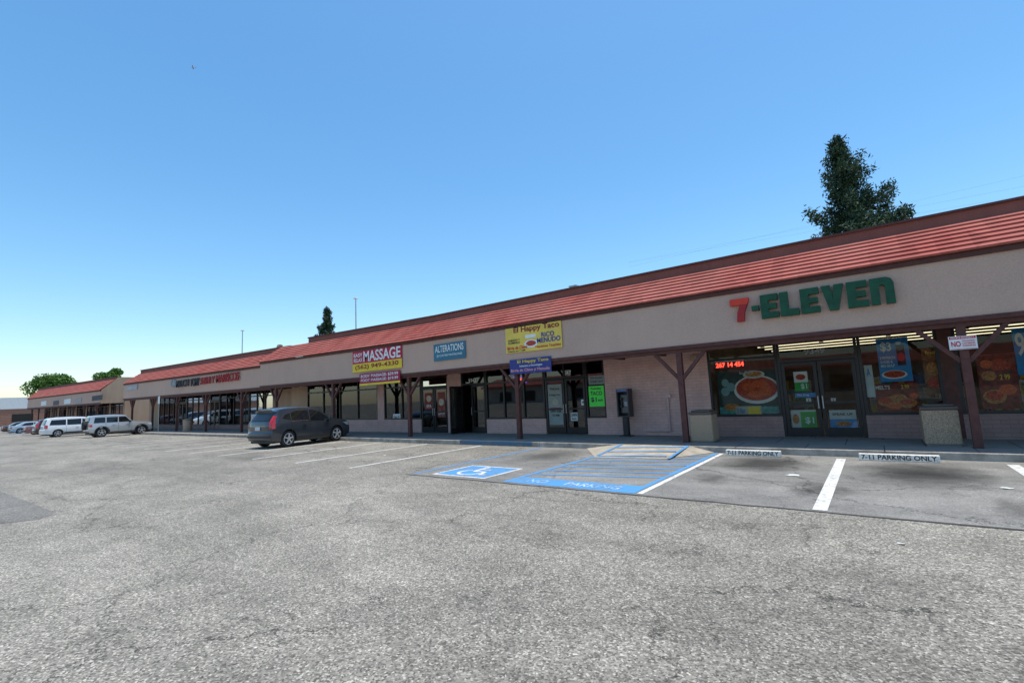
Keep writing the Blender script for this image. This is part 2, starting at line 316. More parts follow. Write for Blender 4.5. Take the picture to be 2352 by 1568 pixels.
# ---------------- building helpers
def window(root,x0,x1,z0,z1,Y,mull=(),trans=(),gm=None,fw=.07):
    q=MB(); q.box(x0,x1,Y,Y+.11,z0,z0+fw); q.box(x0,x1,Y,Y+.11,z1-fw,z1); q.box(x0,x0+fw,Y+.001,Y+.109,z0+fw,z1-fw); q.box(x1-fw,x1,Y+.001,Y+.109,z0+fw,z1-fw)
    for m_ in mull: q.box(m_-fw/2,m_+fw/2,Y+.002,Y+.108,z0+fw,z1-fw)
    for t in trans: q.box(x0+fw,x1-fw,Y+.004,Y+.106,t-fw/2,t+fw/2)
    w=q.build('window',m_frame,root,warp=True)
    q=MB(); q.face([(x0+.02,Y+.06,z0+.02),(x1-.02,Y+.06,z0+.02),(x1-.02,Y+.06,z1-.02),(x0+.02,Y+.06,z1-.02)])
    q.build('pane',gm or m_glassd,w,warp=True); return w
def door(root,x0,x1,Y,z1=2.26,gm=None,hs=1,hinge=0):
    z0=.17;s=.085;q=MB(); q.box(x0,x0+s,Y,Y+.06,z0,z1); q.box(x1-s,x1,Y,Y+.06,z0,z1); q.box(x0+s,x1-s,Y+.001,Y+.059,z1-s,z1); q.box(x0+s,x1-s,Y+.001,Y+.059,z0,z0+.24); q.box(x0+s,x1-s,Y+.001,Y+.059,1.08,1.14)
    d=q.build('door',m_frame,root,warp=True)
    q=MB(); q.face([(x0+s,Y+.03,z0+.2),(x1-s,Y+.03,z0+.2),(x1-s,Y+.03,z1-s),(x0+s,Y+.03,z1-s)]); q.build('pane',gm or m_glassd,d,warp=True)
    xh=x1-.04 if hs>0 else x0+.04
    q=MB(); q.bar((xh,Y-.05,.95),(xh,Y-.05,1.3),.025,.025,(0,1,0)); q.bar((xh,Y-.06,.97),(xh,Y,.97),.02,.02); q.bar((xh,Y-.06,1.28),(xh,Y,1.28),.02,.02); q.build('handle',m_alu,d,warp=True)
    return d
def section(root,X0,X1,Yf,Yw,posts,zb=2.93,zt=4.2,ptop=5.56,rtop=5.29,px0=None,back=30,ends=()):
    Yt=Yf+1.35; px0=X0 if px0 is None else px0
    MB().box(X0,X1,Yf,Yf+.2,zb,zt).build('fascia',m_fasc,root,warp=True)
    MB().box(X0-.03,X1+.03,Yf-.05,Yf+.1,zt,zt+.12).build('fascia_trim',m_trim,root,warp=True)
    MB().box(X0-.01,X1+.01,Yf-.025,Yf+.2,zb-.1,zb-.001).build('fascia_trim',m_trim,root,warp=True)
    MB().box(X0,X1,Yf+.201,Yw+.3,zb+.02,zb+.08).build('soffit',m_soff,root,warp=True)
    x=X1-.6
    while x>X0+.3: MB().box(x-.05,x+.05,Yf+.22,Yw,zb-.12,zb+.018).build('rafter',m_trim,root,warp=True); x-=1.5
    N=7; y0=Yf-.12;z0=zt+.12; dy=(Yt-y0)/N; dz=(rtop-z0)/N; nv=Vector((0,-dz,dy)).normalized(); q=MB()
    for k in range(N):
        A=Vector((0,y0+dy*k,z0+dz*k));B=Vector((0,y0+dy*(k+1),z0+dz*(k+1)))
        l=A+nv*.055; u=B+nv*.012
        q.prismX([(A.y,A.z),(l.y,l.z),(u.y,u.z),(B.y,B.z-.02)],X0-.06,X1+.06)
    q.build('tile_roof',m_tile,root,warp=True)
    MB().box(px0,X1,Yt,Yt+.2,rtop-.4,ptop).build('parapet',m_parap,root,warp=True)
    MB().box(px0-.03,X1+.03,Yt-.05,Yt+.25,ptop,ptop+.06).build('parapet_cap',m_trim,root,warp=True)
    MB().box(X0,X1,Yt+.2,back,rtop-.5,rtop-.4).build('roof_deck',m_deck,root,warp=True)
    for xe in ends:
        prof=[(Yf+.01,zb-.09),(Yf+.01,zt+.1),(Yt,rtop-.03),(Yt+.19,ptop-.01),(back,ptop-.01),(back,.15),(Yw+.01,.15),(Yw+.01,zb-.09)]
        MB().prismX(prof,xe-.1,xe+.1).build('end_wall',m_end,root,warp=True)
    MB().box(X0,X1,back,back+.2,0,ptop).build('back_wall',m_end,root,warp=True)
    py=Yf+.13
    for x in posts:
        p=MB().box(x-.075,x+.075,py-.075,py+.075,.15,zb-.101).build('post',m_post,root,warp=True)
        for s in (-1,1):
            MB().bar((x+s*.06,py,zb-.95),(x+s*.75,py,zb-.16),.09,.1,(0,1,0)).build('brace',m_post,p,warp=True)
    MB().box(X0,X1,py-.07,py+.07,zb-.2,zb-.102).build('beam',m_post,root,warp=True)
def interior(root,X0,X1,Yw,Yb,m=None,ceil=3.3,cm=None):
    MB().box(X0,X1,Yb,Yb+.1,.15,ceil).build('interior_wall',m or m_int,root,warp=True)
    for a in (X0,X1-.1): MB().box(a,a+.1,Yw+.2,Yb,.16,ceil).build('interior_wall',m or m_int,root,warp=True)
    MB().box(X0,X1,Yw+.12,Yb,.1,.155).build('interior_floor',m_floor_i,root,warp=True)
    MB().box(X0,X1,Yw+.12,Yb,ceil,ceil+.06).build('interior_ceiling',cm or m_int,root,warp=True)
YW=16.0; YF=13.88
# ================= section 1
S1=thing('shop_building','nearest long pink shop row with red tile canopy and green lettered corner shop','building',(0,0,0))
section(S1,-30.2,13,YF,YW,(7.6,1.58,-4.49,-10.45,-16.45,-22.4,-28.4),px0=-27,ends=(13,))
ZT=3.06
def wall(x0,x1,z0,z1,m=m_pink,root=S1,Y=YW): return MB().box(x0,x1,Y,Y+.2,z0,z1).build('wall',m,root,warp=True)
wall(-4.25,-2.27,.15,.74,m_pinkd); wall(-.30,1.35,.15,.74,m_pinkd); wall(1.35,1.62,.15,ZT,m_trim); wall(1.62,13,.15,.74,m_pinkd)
window(S1,-4.25,-2.27,.74,ZT,YW,(),(2.52,),m_glass); window(S1,-.30,1.35,.74,ZT,YW,(),(),m_glass); window(S1,1.62,4.6,.74,ZT,YW,(3.1,),(),m_glass); window(S1,4.6,8,.74,ZT,YW,(6.3,),(),m_glass); wall(8,13,.74,ZT)
window(S1,-2.26,-.31,2.3,ZT,YW,(),(),m_glass)
MB().box(-2.26,-2.19,YW,YW+.1,.15,2.3).build('door_frame',m_frame,S1); MB().box(-.38,-.31,YW,YW+.1,.15,2.3).build('door_frame',m_frame,S1)
door(S1,-2.18,-1.30,YW+.02,2.28,m_glass,1); door(S1,-1.27,-.39,YW+.02,2.28,m_glass,-1)
wall(-7.93,-4.25,.15,ZT)
wall(-8.74,-7.93,.15,.75); window(S1,-8.74,-7.93,.75,ZT,YW,(),(2.3,)); window(S1,-10.6,-8.75,2.3,ZT,YW,(-9.68,),())
door(S1,-10.58,-9.70,YW+.02,2.28,None,1); door(S1,-9.66,-8.78,YW+.02,2.28,None,-1)
wall(-13.72,-10.61,.15,.75); window(S1,-13.72,-10.61,.75,ZT,YW,(-12.7,-11.65),(2.3,))
window(S1,-15.2,-13.73,2.3,ZT,YW,(),()); door(S1,-14.6,-13.76,YW+.02,2.28,None,-1); MB().box(-15.2,-15.1,YW,YW+.1,.15,2.3).build('door_frame',m_frame,S1)
dd=MB(); dd.box(-15.12,-15.06,YW-.85,YW-.78,.17,2.26); dd.box(-15.12,-15.06,YW-.08,YW-.01,.17,2.26); dd.box(-15.119,-15.061,YW-.78,YW-.08,2.18,2.26); dd.box(-15.119,-15.061,YW-.78,YW-.08,.17,.4)
dd=dd.build('open_door',m_frame,S1); MB().box(-15.1,-15.09,YW-.78,YW-.08,.4,2.18).build('pane',m_glassd,dd)
wall(-16.1,-15.2,.15,ZT); window(S1,-17.95,-16.1,2.3,ZT,YW,(),()); door(S1,-17.93,-17.05,YW+.02,2.28,None,1); door(S1,-17.01,-16.12,YW+.02,2.28,None,-1)
wall(-20.85,-17.96,.15,.78); window(S1,-20.85,-17.96,.78,ZT,YW,(-19.4,),(2.4,)); wall(-21.4,-20.85,.15,ZT)
wall(-28.5,-21.4,.15,.78); window(S1,-28.5,-21.4,.78,ZT,YW,(-26.7,-24.95,-23.2),(2.4,)); wall(-30.4,-28.5,.15,ZT,m_end)
interior(S1,-4.35,12.9,YW,29.6,m_intw,3.40,M('shop_ceiling',(.05,.036,.02),.8,.2))
interior(S1,-21.1,-4.45,YW,21.5); interior(S1,-30.2,-21.2,YW,21.5)
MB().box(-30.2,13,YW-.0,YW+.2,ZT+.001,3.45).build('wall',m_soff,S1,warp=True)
q=MB(); q.cyl((-5.62,15.95,.3),(-5.62,15.95,1.45),.03); q.cyl((-5.62,15.95,.3),(-6.5,15.95,.3),.03); q.box(-5.72,-5.5,15.9,15.98,1.4,1.52); q.build('conduit',M('conduit_pink',(.6,.42,.39),.7),S1)
MB().box(-4.75,-4.52,15.9,15.999,2.55,2.75).build('utility_box',m_end,S1)
lamp=M('tube_light',(1,.87,.60),.5,.02,emit=2.4)
for k in range(8):
    y=17.2+1.0*k*(1+.07*k)
    tag(MB().box(-4.1,8.6,y,y+.055,3.36,3.385).build('ceiling_light',lamp),'row of glowing warm tubes on the ceiling of the corner shop','light','fluorescent rows in the corner shop')
cols=[M('goods_%s'%n,c,.5,.5,18) for n,c in (('red',(.4,.04,.03)),('yellow',(.45,.32,.04)),('blue',(.04,.1,.3)),('white',(.4,.4,.36)),('green',(.05,.22,.06)),('brown',(.18,.09,.04)))]
for i,(x0,y0,lb) in enumerate(((-3.9,18.2,'stocked shelf unit inside the corner shop behind the left window'),(-.2,18.6,'stocked shelf unit inside the corner shop behind the poster window'),(2.4,18.4,'stocked shelf unit inside the corner shop at the far right'))):
    r=thing('store_shelf',lb,'shelf',(x0,y0,.155)); q=MB(); q.box(0,2.2,.4,.45,0,1.6)
    for s in range(4): q.box(0,2.2,0,.399,.1+.4*s,.13+.4*s)
    q.build('rack',m_alu,r)
    gb=[MB() for _ in cols]
    for s in range(4):
        x=.03
        while x<2.1:
            w=random.uniform(.06,.18); gb[random.randrange(6)].box(x,x+w-.01,.05,.3,.135+.4*s,.135+.4*s+random.uniform(.15,.32)); x+=w
    for g,c in zip(gb,cols):
        o=g.build('goods',c,r); o['kind']='stuff'
# ---- signs on fascia
SY=YF-.03
r=thing('shop_sign','large raised seven and dash followed by green block letters on the beige fascia','sign',(-1.17,YF,3.4))
def letter(poly,x0,z0,w,h,m,name='letter',dep=.14):
    o=MB().prismY([(x0+p[0]*w,z0+p[1]*h) for p in poly],YF-dep,YF-.02).build(name,m); o.parent=r; o.matrix_parent_inverse=Matrix.Translation((1.17,-YF,-3.4)); return o
PE=[(0,0),(1,0),(1,.25),(.44,.25),(.44,.39),(.92,.39),(.92,.61),(.44,.61),(.44,.75),(1,.75),(1,1),(0,1)]
PL=[(0,0),(1,0),(1,.27),(.46,.27),(.46,1),(0,1)]
PV=[(.3,0),(.7,0),(1,1),(.58,1),(.5,.42),(.42,1),(0,1)]
PN=[(0,0),(.38,0),(.38,.68),(.5,.74),(.62,.68),(.62,0),(1,0),(1,.76),(.9,.93),(.7,1),(0,1)]
lx=-2.92; z0=3.4;h=.62
letter([(0,1),(1,1),(1,.86),(.92,.72),(.0,.72)],lx,z0,.46,h,ORG); letter([(.52,.715),(.92,.715),(.74,.4),(.68,0),(.3,0),(.36,.38)],lx,z0,.46,h,DRED)
letter([(0,0),(1,0),(1,1),(0,1)],lx+.52,z0+.24,.17,.13,GRN)
x=lx+.74
for p,w in ((PE,.40),(PL,.40),(PE,.40),(PV,.46),(PE,.40),(PN,.44)):
    letter(p,x,z0,w,h,GRN,'letter'); x+=w+.05
R=pxrect(1163,744,1292,805,YF)
panel('banner_sign','yellow restaurant banner with red lettering and a dish picture on the fascia','sign',R,SY,C('banner_yellow',(.82,.58,.10),var=.12,scale=2),
 [('El Happy Taco',.16,.70,.97,.97,MAR),('RICO',.66,.46,.88,.64,BLUE),('MENUDO',.58,.26,.98,.44,BLUE),('Birria de Chivo',.03,.12,.40,.25,RED),('Hacemos Taquizas',.55,.06,.98,.18,RED),('SABADO Y',.05,.44,.27,.52,K_),('DOMINGO',.05,.34,.27,.42,K_),('Desde las 7 AM',.04,.03,.36,.09,K_)],
 [(.37,.5,.56,.62,W_)],[(.47,.28,.12,.15,W_),(.47,.29,.09,.10,FOOD)],bold=.022)
R=pxrect(998,787,1071,826,YF)
panel('shop_sign','small teal board with white lettering on the fascia left of the yellow banner','sign',R,SY,TEAL,[('ALTERATIONS',.05,.50,.95,.90,W_),('JD CORTAN PANTALONES',.1,.2,.9,.36,W_)],bold=.012)
R=pxrect(812,800,925,850,YF)
panel('banner_sign','wide red and yellow banner with white lettering on the left part of the fascia','sign',R,SY,C('banner_crimson',(.52,.015,.05),var=.08),
 [('EASY',.03,.72,.22,.9,W_),('RELAX',.03,.48,.22,.66,W_),('MASSAGE',.24,.46,.98,.96,W_),('(562) 949-4330',.06,.08,.94,.34,MAR)],[(0,0,1,.4,YEL)],bold=.02)
R=pxrect(829,854,922,882,YF)
panel('banner_sign','dark red price banner hanging below the massage banner','sign',R,YF-.06,C('banner_maroon',(.36,.012,.06),var=.08),
 [('BODY MASSAGE: $39.99',.04,.62,.96,.9,W_),('FOOT MASSAGE: $19.99',.04,.28,.96,.54,W_)],[(0,0,1,.16,YEL)],bold=.015)
R=pxrect(1170,822,1265,856,13.8)
panel('banner_sign','small blue banner with yellow lettering hung under the canopy beam','sign',R,13.84,C('banner_blue',(.04,.05,.22),var=.1),
 [('El Happy Taco',.2,.66,.95,.93,YEL),('Sabados y Domingos',.25,.42,.8,.58,W_),('Birria de Chivo y Menudo',.03,.08,.97,.34,C('pinkish',(.8,.35,.35)))],bold=.02)
R=pxrect(2179,771,2245,802,13.9)
panel('parking_sign','small white and red no parking notice on the right hand canopy post','sign',R,13.92,W_,
 [('PRIVATE PROPERTY',.08,.82,.92,.93,W_),('NO',.08,.22,.42,.62,RED),('SOLICITING',.48,.56,.93,.68,RED),('LOITERING',.48,.38,.93,.5,RED),('PARKING',.48,.2,.93,.32,RED)],[(.03,.78,.97,.96,RED),(.03,.04,.97,.07,RED)],bold=.02)
# ---- window posters (corner shop: behind the glass)
PYY=16.10
def poster(label,x0,y0,x1,y1,mat,texts=(),rects=(),discs=(),name='poster',cat='poster',Y=None):
    Y=Y or PYY
    return panel(name,label,cat,pxrect(x0,y0,x1,y1,Y),Y,mat,texts,rects,discs,.006)
LED=M('led_red',(1,.04,.02),.5,.02,emit=5)
poster('red glowing number display at the top of the left shop window',1640,824,1712,845,K_,[('267',.06,.12,.36,.62,LED),('14 454',.45,.12,.95,.62,LED)],[(.02,.72,.98,.95,DW)],name='number_display',cat='display',Y=16.05)
FB=C('food_bright',(.75,.12,.03),var=.5,scale=30)
poster('wide window poster of a white plate of red food on dark green',1650,848,1796,950,C('poster_dark_green',(.02,.055,.048),var=.5,scale=3),[('buffalo',.38,.9,.6,.97,DW)],[(0,0,1,.16,C('poster_aqua',(.10,.32,.29),var=.5,scale=9))],[(.62,.54,.36,.32,C('plate_white2',(.75,.75,.72))),(.62,.56,.32,.27,FOOD),(.50,.60,.10,.10,FB),(.68,.66,.12,.09,FB),(.76,.50,.10,.10,FB),(.60,.44,.12,.08,FB),(.6,.88,.17,.09,DW),(.6,.89,.13,.06,FOOD2),(.13,.72,.06,.09,C('bubble',(.2,.35,.35))),(.22,.62,.07,.1,C('bubble',(.2,.35,.35))),(.12,.52,.07,.1,C('bubble',(.2,.35,.35))),(.2,.16,.13,.08,FOOD2)])
poster('small blue and gold notice at the bottom of the left shop window',1690,932,1750,955,CREAM,[('2 for',.05,.3,.4,.8,SKYB)],[(.5,.1,.95,.9,YEL)],Y=16.085)
poster('green and white price poster on the left leaf of the glass doors, upper',1824,853,1856,898,W_,[('$1',.45,.08,.9,.38,W_)],[(0,0,1,.45,PGRN)],[(.5,.72,.35,.15,FOOD)])
poster('green price poster on the left leaf of the glass doors, lower',1818,941,1876,982,DW,[('$1',.55,.2,.9,.6,W_)],[(.38,0,1,.90,PGRN)],[(.18,.5,.14,.28,FOOD2)])
poster('white and blue notice low on the right leaf of the glass doors',1906,941,1968,983,DW,[('SPEAK UP',.12,.70,.88,.84,K_)],[(0,0,1,.5,SKYB)],[(.5,.25,.3,.15,FOOD2)])
for (a,lb) in ((1852,'small white push label on left door leaf'),(1909,'small white pull label on right door leaf')):
    poster(lb,a,914,a+11,925,W_,[('7',.3,.2,.7,.8,K_)],name='door_label',cat='label')
poster('narrow blue and green strip notice across the left door leaf',1826,902,1880,912,SKYB,[('Hot Dog',.1,.2,.6,.8,W_)])
poster('white health grade card with blue letter beside the glass doors',1988,838,2007,912,C('card',(.6,.66,.66)),[('A',.25,.65,.75,.9,SKYB)])
poster('tall blue drink poster with white price in the right shop window',2017,776,2091,876,SKYB,[('$3',.12,.68,.46,.92,W_),('2 PEPPERONI',.06,.52,.55,.59,W_),('SLICES &',.06,.43,.45,.49,W_),('BIG GULP',.06,.34,.5,.40,W_)],[(.6,.36,.86,.82,C('cup_black',(.03,.02,.02)))],[(.45,.16,.4,.1,W_),(.45,.17,.34,.08,FOOD),(.73,.55,.12,.10,RED),(.7,.88,.1,.03,W_)])
poster('red food offer poster low in the right shop window',2012,880,2112,945,C('poster_red_brown',(.22,.035,.018),var=.7,scale=9),[('MELTS',.02,.8,.36,.94,W_),('2 99',.62,.80,.80,.94,YEL)],[],[(.28,.36,.24,.18,FOOD2),(.22,.40,.16,.12,FOOD),(.52,.48,.2,.14,FOOD2),(.72,.3,.22,.17,FOOD2),(.70,.34,.15,.10,FOOD),(.88,.55,.10,.10,FB),(.42,.18,.16,.09,FB)])
poster('brown pastry poster beside the dark pillar in the right shop window',2122,800,2166,905,C('poster_brown',(.26,.10,.03),var=.6,scale=6),[('Fresh',.2,.88,.8,.95,YEL)],[],[(.5,.55,.35,.15,FOOD2),(.5,.25,.4,.12,FOOD)])
poster('red food poster in the rightmost shop window',2248,812,2340,938,C('poster_red_brown',(.17,.035,.02)),[('2 99',.55,.52,.8,.62,YEL)],[],[(.35,.22,.30,.13,FOOD2),(.35,.24,.22,.09,FOOD),(.7,.34,.22,.10,FB),(.6,.80,.3,.11,FOOD),(.28,.60,.2,.09,FOOD2),(.25,.82,.16,.08,FB)])
poster('blue price poster cut off by the right photo edge',2330,750,2420,860,SKYB,[('9',.05,.4,.3,.9,W_)])
n=textmesh('address_number','9349',C('number_grey',(.35,.35,.34)),-1.55,2.5,-1.05,2.66,16.05,.02); tag(n,'white street number above the glass doors of the corner shop','number')
PYY=16.05
poster('bright lime handwritten price poster in the narrow window by the pink wall',1353,886,1388,933,LIME,[('Tuesday',.12,.8,.85,.93,K_),('TACO',.12,.55,.88,.74,K_),('$1',.12,.2,.5,.45,K_),('each',.58,.25,.9,.38,K_)],Y=15.99)
poster('white menu sheet with small lines high in the narrow window',1352,862,1388,882,C('sheet_grey',(.25,.28,.26)),[('We Accept',.1,.6,.9,.85,K_),('Credit Card',.1,.2,.9,.45,K_)],Y=15.99)
poster('pale menu panel filling the left leaf of the restaurant doors',1260,882,1292,975,C('menu_pale',(.30,.33,.30)),[('Welcome',.15,.86,.85,.92,K_),('El Happy Taco',.1,.7,.9,.76,K_),('OPEN 9AM',.12,.3,.88,.36,K_),('TO 9PM',.25,.2,.75,.26,K_)],[(.1,.4,.9,.42,MAR)],[(.5,.56,.2,.08,CREAM)])
poster('small white open sign on the right leaf of the restaurant doors',1311,947,1327,966,DW,[('OPEN',.08,.55,.92,.85,K_),('hours',.2,.15,.8,.4,K_)])
poster('small white sheet below the number on the restaurant door',1335,917,1345,930,W_,[('NO',.2,.3,.8,.7,K_)])
n=textmesh('address_number','9347',W_,-9.75,2.42,-9.35,2.58,16.05,.02); tag(n,'white street number above the restaurant doors','number')
n=textmesh('address_number','9343',W_,-14.75,2.42,-14.3,2.58,16.05,.02); tag(n,'white street number above the open glass door','number')
poster('red spa poster on the left leaf of the massage shop doors',976,902,995,940,C('spa_red',(.25,.04,.03),var=.6,scale=8),[('SPA',.2,.1,.8,.3,DW)],[],[(.5,.65,.3,.2,CREAM)])
poster('red spa poster on the right leaf of the massage shop doors',1005,900,1023,958,C('spa_red2',(.25,.06,.04),var=.6,scale=8),[('$39.99',.1,.08,.9,.22,DW)],[],[(.5,.6,.32,.14,CREAM)])
poster('white notice in the window left of the massage shop doors',903,950,920,966,W_,[('SALE',.1,.3,.9,.7,K_)])
NEON=M('neon_blue',(.15,.12,1),.5,.05,emit=4); NEONR=M('neon_red',(1,.1,.1),.5,.05,emit=7)
poster('small neon open sign glowing red and blue in the dark window',1178,864,1211,880,K_,[('OPEN',.15,.25,.85,.75,NEONR)],[(.02,.03,.98,.1,NEON),(.02,.9,.98,.97,NEON)],name='neon_sign',cat='neon sign',Y=16.2)
# ================= section 2
S2=thing('shop_building','middle shop building with dark glazed front and raised sushi restaurant lettering','building',(0,0,0))
YF2=14.5; YW2=16.7
section(S2,-61,-30.35,YF2,YW2,(-34.4,-40.4,-46.4,-52.4,-58.4),zb=2.9,zt=4.08,rtop=5.12,ptop=5.4,back=31,ends=(-60.9,))
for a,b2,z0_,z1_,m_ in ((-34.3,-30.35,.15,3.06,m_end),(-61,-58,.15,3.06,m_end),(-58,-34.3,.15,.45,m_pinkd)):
    MB().box(a,b2,YW2,YW2+.2,z0_,z1_).build('wall',m_,S2,warp=True)
x=-58
for w,k in ((5.5,3),(1.9,0),(5.3,3),(1.9,0),(5.3,3),(3.8,2)):
    if k: window(S2,x+.02,x+w-.02,.45,3.06,YW2,[x+w*(j+1)/(k+1) for j in range(k)],(2.45,))
    else:
        window(S2,x+.02,x+w-.02,2.3,3.06,YW2); door(S2,x+.03,x+w/2-.01,YW2-.0,2.28); door(S2,x+w/2+.01,x+w-.03,YW2,2.28,None,-1)
    x+=w
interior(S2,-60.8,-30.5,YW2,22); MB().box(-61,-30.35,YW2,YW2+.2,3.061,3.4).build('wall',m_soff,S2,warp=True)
r=thing('shop_sign','raised dark and red restaurant lettering with a round emblem on the middle building','sign',(-40,YF2,3.3))
def ptext(s,px0,px1,py0,py1,m,bold=.012):
    R=pxrect(px0,py0,px1,py1,YF2); o=textmesh('lettering',s,m,R[0],R[2],R[1],R[3],YF2-.12,bold,depth=.03); o.parent=r; o.matrix_parent_inverse=Matrix.Translation((40,-YF2,-3.3))
DK=C('letter_dark',(.03,.03,.035),var=.2)
ptext('MAUCHI',409,438,872,888,DK); ptext('TOMY',442,462,868,886,DK); ptext('SUSHI Y',465,497,865,881,DRED); ptext('MARISCOS',501,553,857,876,DRED)
R=pxrect(393,871,407,889,YF2); o=MB().disc((R[0]+R[1])/2,(R[2]+R[3])/2,(R[1]-R[0])/2,(R[3]-R[2])/2,YF2-.06).build('emblem',C('emblem_grey',(.25,.27,.28),var=.6,scale=6)); o.parent=r; o.matrix_parent_inverse=Matrix.Translation((40,-YF2,-3.3))
R=pxrect(291,884,317,896,YF2); panel('shop_sign','pale worn lettered board at the far end of the middle building','sign',R,YF2-.03,C('pale_board',(.42,.38,.37)),[('CLEANERS',.1,.25,.9,.75,C('pale_letters',(.6,.6,.62)))])
# ================= section 3
S3=thing('shop_building','farthest shop row on the left with beige gable end and red tile canopy','building',(0,0,0))
YF3=15.0;YW3=17.2
section(S3,-120,-72,YF3,YW3,(-74,-80,-86,-92,-98,-104,-110,-116),zb=2.75,zt=3.85,rtop=5.05,ptop=5.25,back=32,ends=(-71.95,-119.9))
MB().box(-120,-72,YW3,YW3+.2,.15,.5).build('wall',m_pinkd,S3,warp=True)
for k in range(8): window(S3,-119.5+6*k,-114.2+6*k,.5,3.0,YW3,(-117.8+6*k,-116+6*k),(2.4,)); MB().box(-114.2+6*k,-113.5+6*k,YW3,YW3+.2,.5,3.0).build('wall',m_end,S3,warp=True)
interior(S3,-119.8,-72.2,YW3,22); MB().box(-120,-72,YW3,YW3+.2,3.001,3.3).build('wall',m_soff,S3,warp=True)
for (a,y0,b2,y1,m_,lb) in ((95,921,107,931,W_,'leftmost small pale sign board on the farthest fascia'),(123,920,135,930,C('dk_board',(.08,.08,.09)),'dark sign board on the farthest fascia, second from left'),(148,916,163,927,W_,'white sign board in the middle of the farthest fascia'),(174,914,188,925,C('tan_board',(.4,.35,.33)),'tan sign board right of the middle on the farthest fascia'),(212,908,236,919,C('dk_board2',(.05,.05,.06)),'black sign board nearest the gable on the farthest fascia')):
    panel('shop_sign',lb,'sign',pxrect(a,y0,b2,y1,YF3),YF3-.02,m_,group='small sign boards on the farthest shop row')
WB=thing('warehouse','distant white warehouse with red brick lower wall at the left edge','building',(-222,10,0))
MB().box(0,40,-60,26,0,4.6).build('brick_wall',brickmat('far_brick',(.35,.12,.07),(.3,.1,.06),(.3,.2,.15),1),WB)
MB().box(-.1,40.1,-60.1,26.1,4.601,7.6).build('upper_wall',M('white_wall',(.75,.74,.72),.8,.06),WB)
for k in range(6): MB().box(40.01,40.06,-50+12*k,-46+12*k,1.2,3.2).build('window',m_frame,WB)
OB=thing('shop_building','long white building with red roof across the lot, seen mirrored in the shop windows','building',(-10,-62,0))
MB().box(-70,60,-10,0,0,4.2).build('wall',M('cream_wall',(.5,.46,.4),.8,.08),OB)
MB().prismX([(-5,6.2),(1.5,4.2),(1.5,3.9),(-10,3.9),(-10,6.2)],-71,61).build('roof',m_tile,OB)
for k in range(18): MB().box(-66+7*k,-62+7*k,0.01,.06,.5,2.8).build('window',m_frame,OB)
# ---------------- street furniture
m_agg=M('exposed_aggregate',(.40,.275,.18),.9,.55,45,.8,40)
def bin_(x,y,label,s=1,z=.15):
    r=thing('trash_bin',label,'trash bin',(x,y,z),0,'stone finish trash bins on the walkway')
    q=MB(); a=.31*s; q.box(-a,a,-a,a,.03,.78*s); q.build('body',m_agg,r,bevel=.03)
    MB().box(-a+.03,a-.03,-a+.03,a-.03,0,.03).build('base',M('base_grey',(.2,.19,.18)),r)
    q=MB(); q.box(-a-.015,a+.015,-a-.015,a+.015,.785*s,.85*s); q.box(-a+.05,a-.05,-a+.05,a-.05,.85*s,.9*s); q.build('lid',M('lid_brown',(.12,.085,.065),.5),r,bevel=.02)
bin_(-4.05,14.3,'square pebble finish trash bin beside the post at the end of the pink wall')
bin_(1.06,14.6,'square pebble finish trash bin at the right, beside the dark pillar',1.02)
r=thing('trash_bin','small tan trash bin in front of the middle building','trash bin',(-44.8,14.9,.15),0)
MB().lathe([(.3,0),(.33,.05),(.33,.8),(.28,.86)],20,axis='Z').build('body',M('tan_bin',(.5,.33,.22),.8,.2,8),r,smooth=40); MB().lathe([(.34,.86),(.34,.93),(.2,1.0)],20,axis='Z').build('lid',M('tan_lid',(.35,.24,.17)),r,smooth=40)
r=thing('payphone','dark payphone on a pedestal against the pink wall','payphone',(-7.0,15.55,.15))
MB().box(-.09,.09,-.08,.12,0.03,.66).build('pedestal',K_,r,bevel=.015); MB().box(-.2,.2,-.18,.18,0,.03).build('base',K_,r)
q=MB(); q.box(-.22,-.18,-.16,.2,.7,1.52); q.box(.18,.22,-.16,.2,.7,1.52); q.box(-.22,.22,-.16,.2,1.52,1.62); q.box(-.18,.18,.15,.2,.7,1.52); q.box(-.22,.22,-.16,.2,.66,.7); q.build('hood',M('phone_blue_grey',(.03,.032,.038),.4,.2),r)
MB().box(-.15,.15,0,.149,.78,1.42).build('telephone',M('phone_steel',(.10,.10,.105),.35,.1,metal=.6),r,bevel=.012)
q=MB(); q.box(-.12,-.07,-.06,-.01,1.0,1.3); q.box(-.13,-.06,-.09,-.01,1.24,1.32); q.box(-.13,-.06,-.09,-.01,.98,1.06); q.build('handset',K_,r,bevel=.008)
MB().box(.0,.11,-.012,-.001,1.02,1.18).build('keypad',M('keypad',(.4,.4,.4)),r); MB().box(-.18,.18,-.172,-.161,1.53,1.61).build('sign_plate',M('plate_blue',(.1,.16,.3)),r)
r=thing('parking_sign','thin post with small blue and white sign in front of the middle building','sign',(-46.5,13.4,.15)); MB().cyl((0,0,0),(0,0,3),.03).build('pole',m_alu,r); MB().box(-.2,.2,-.04,-.02,2.3,2.9).build('plate',W_,r)
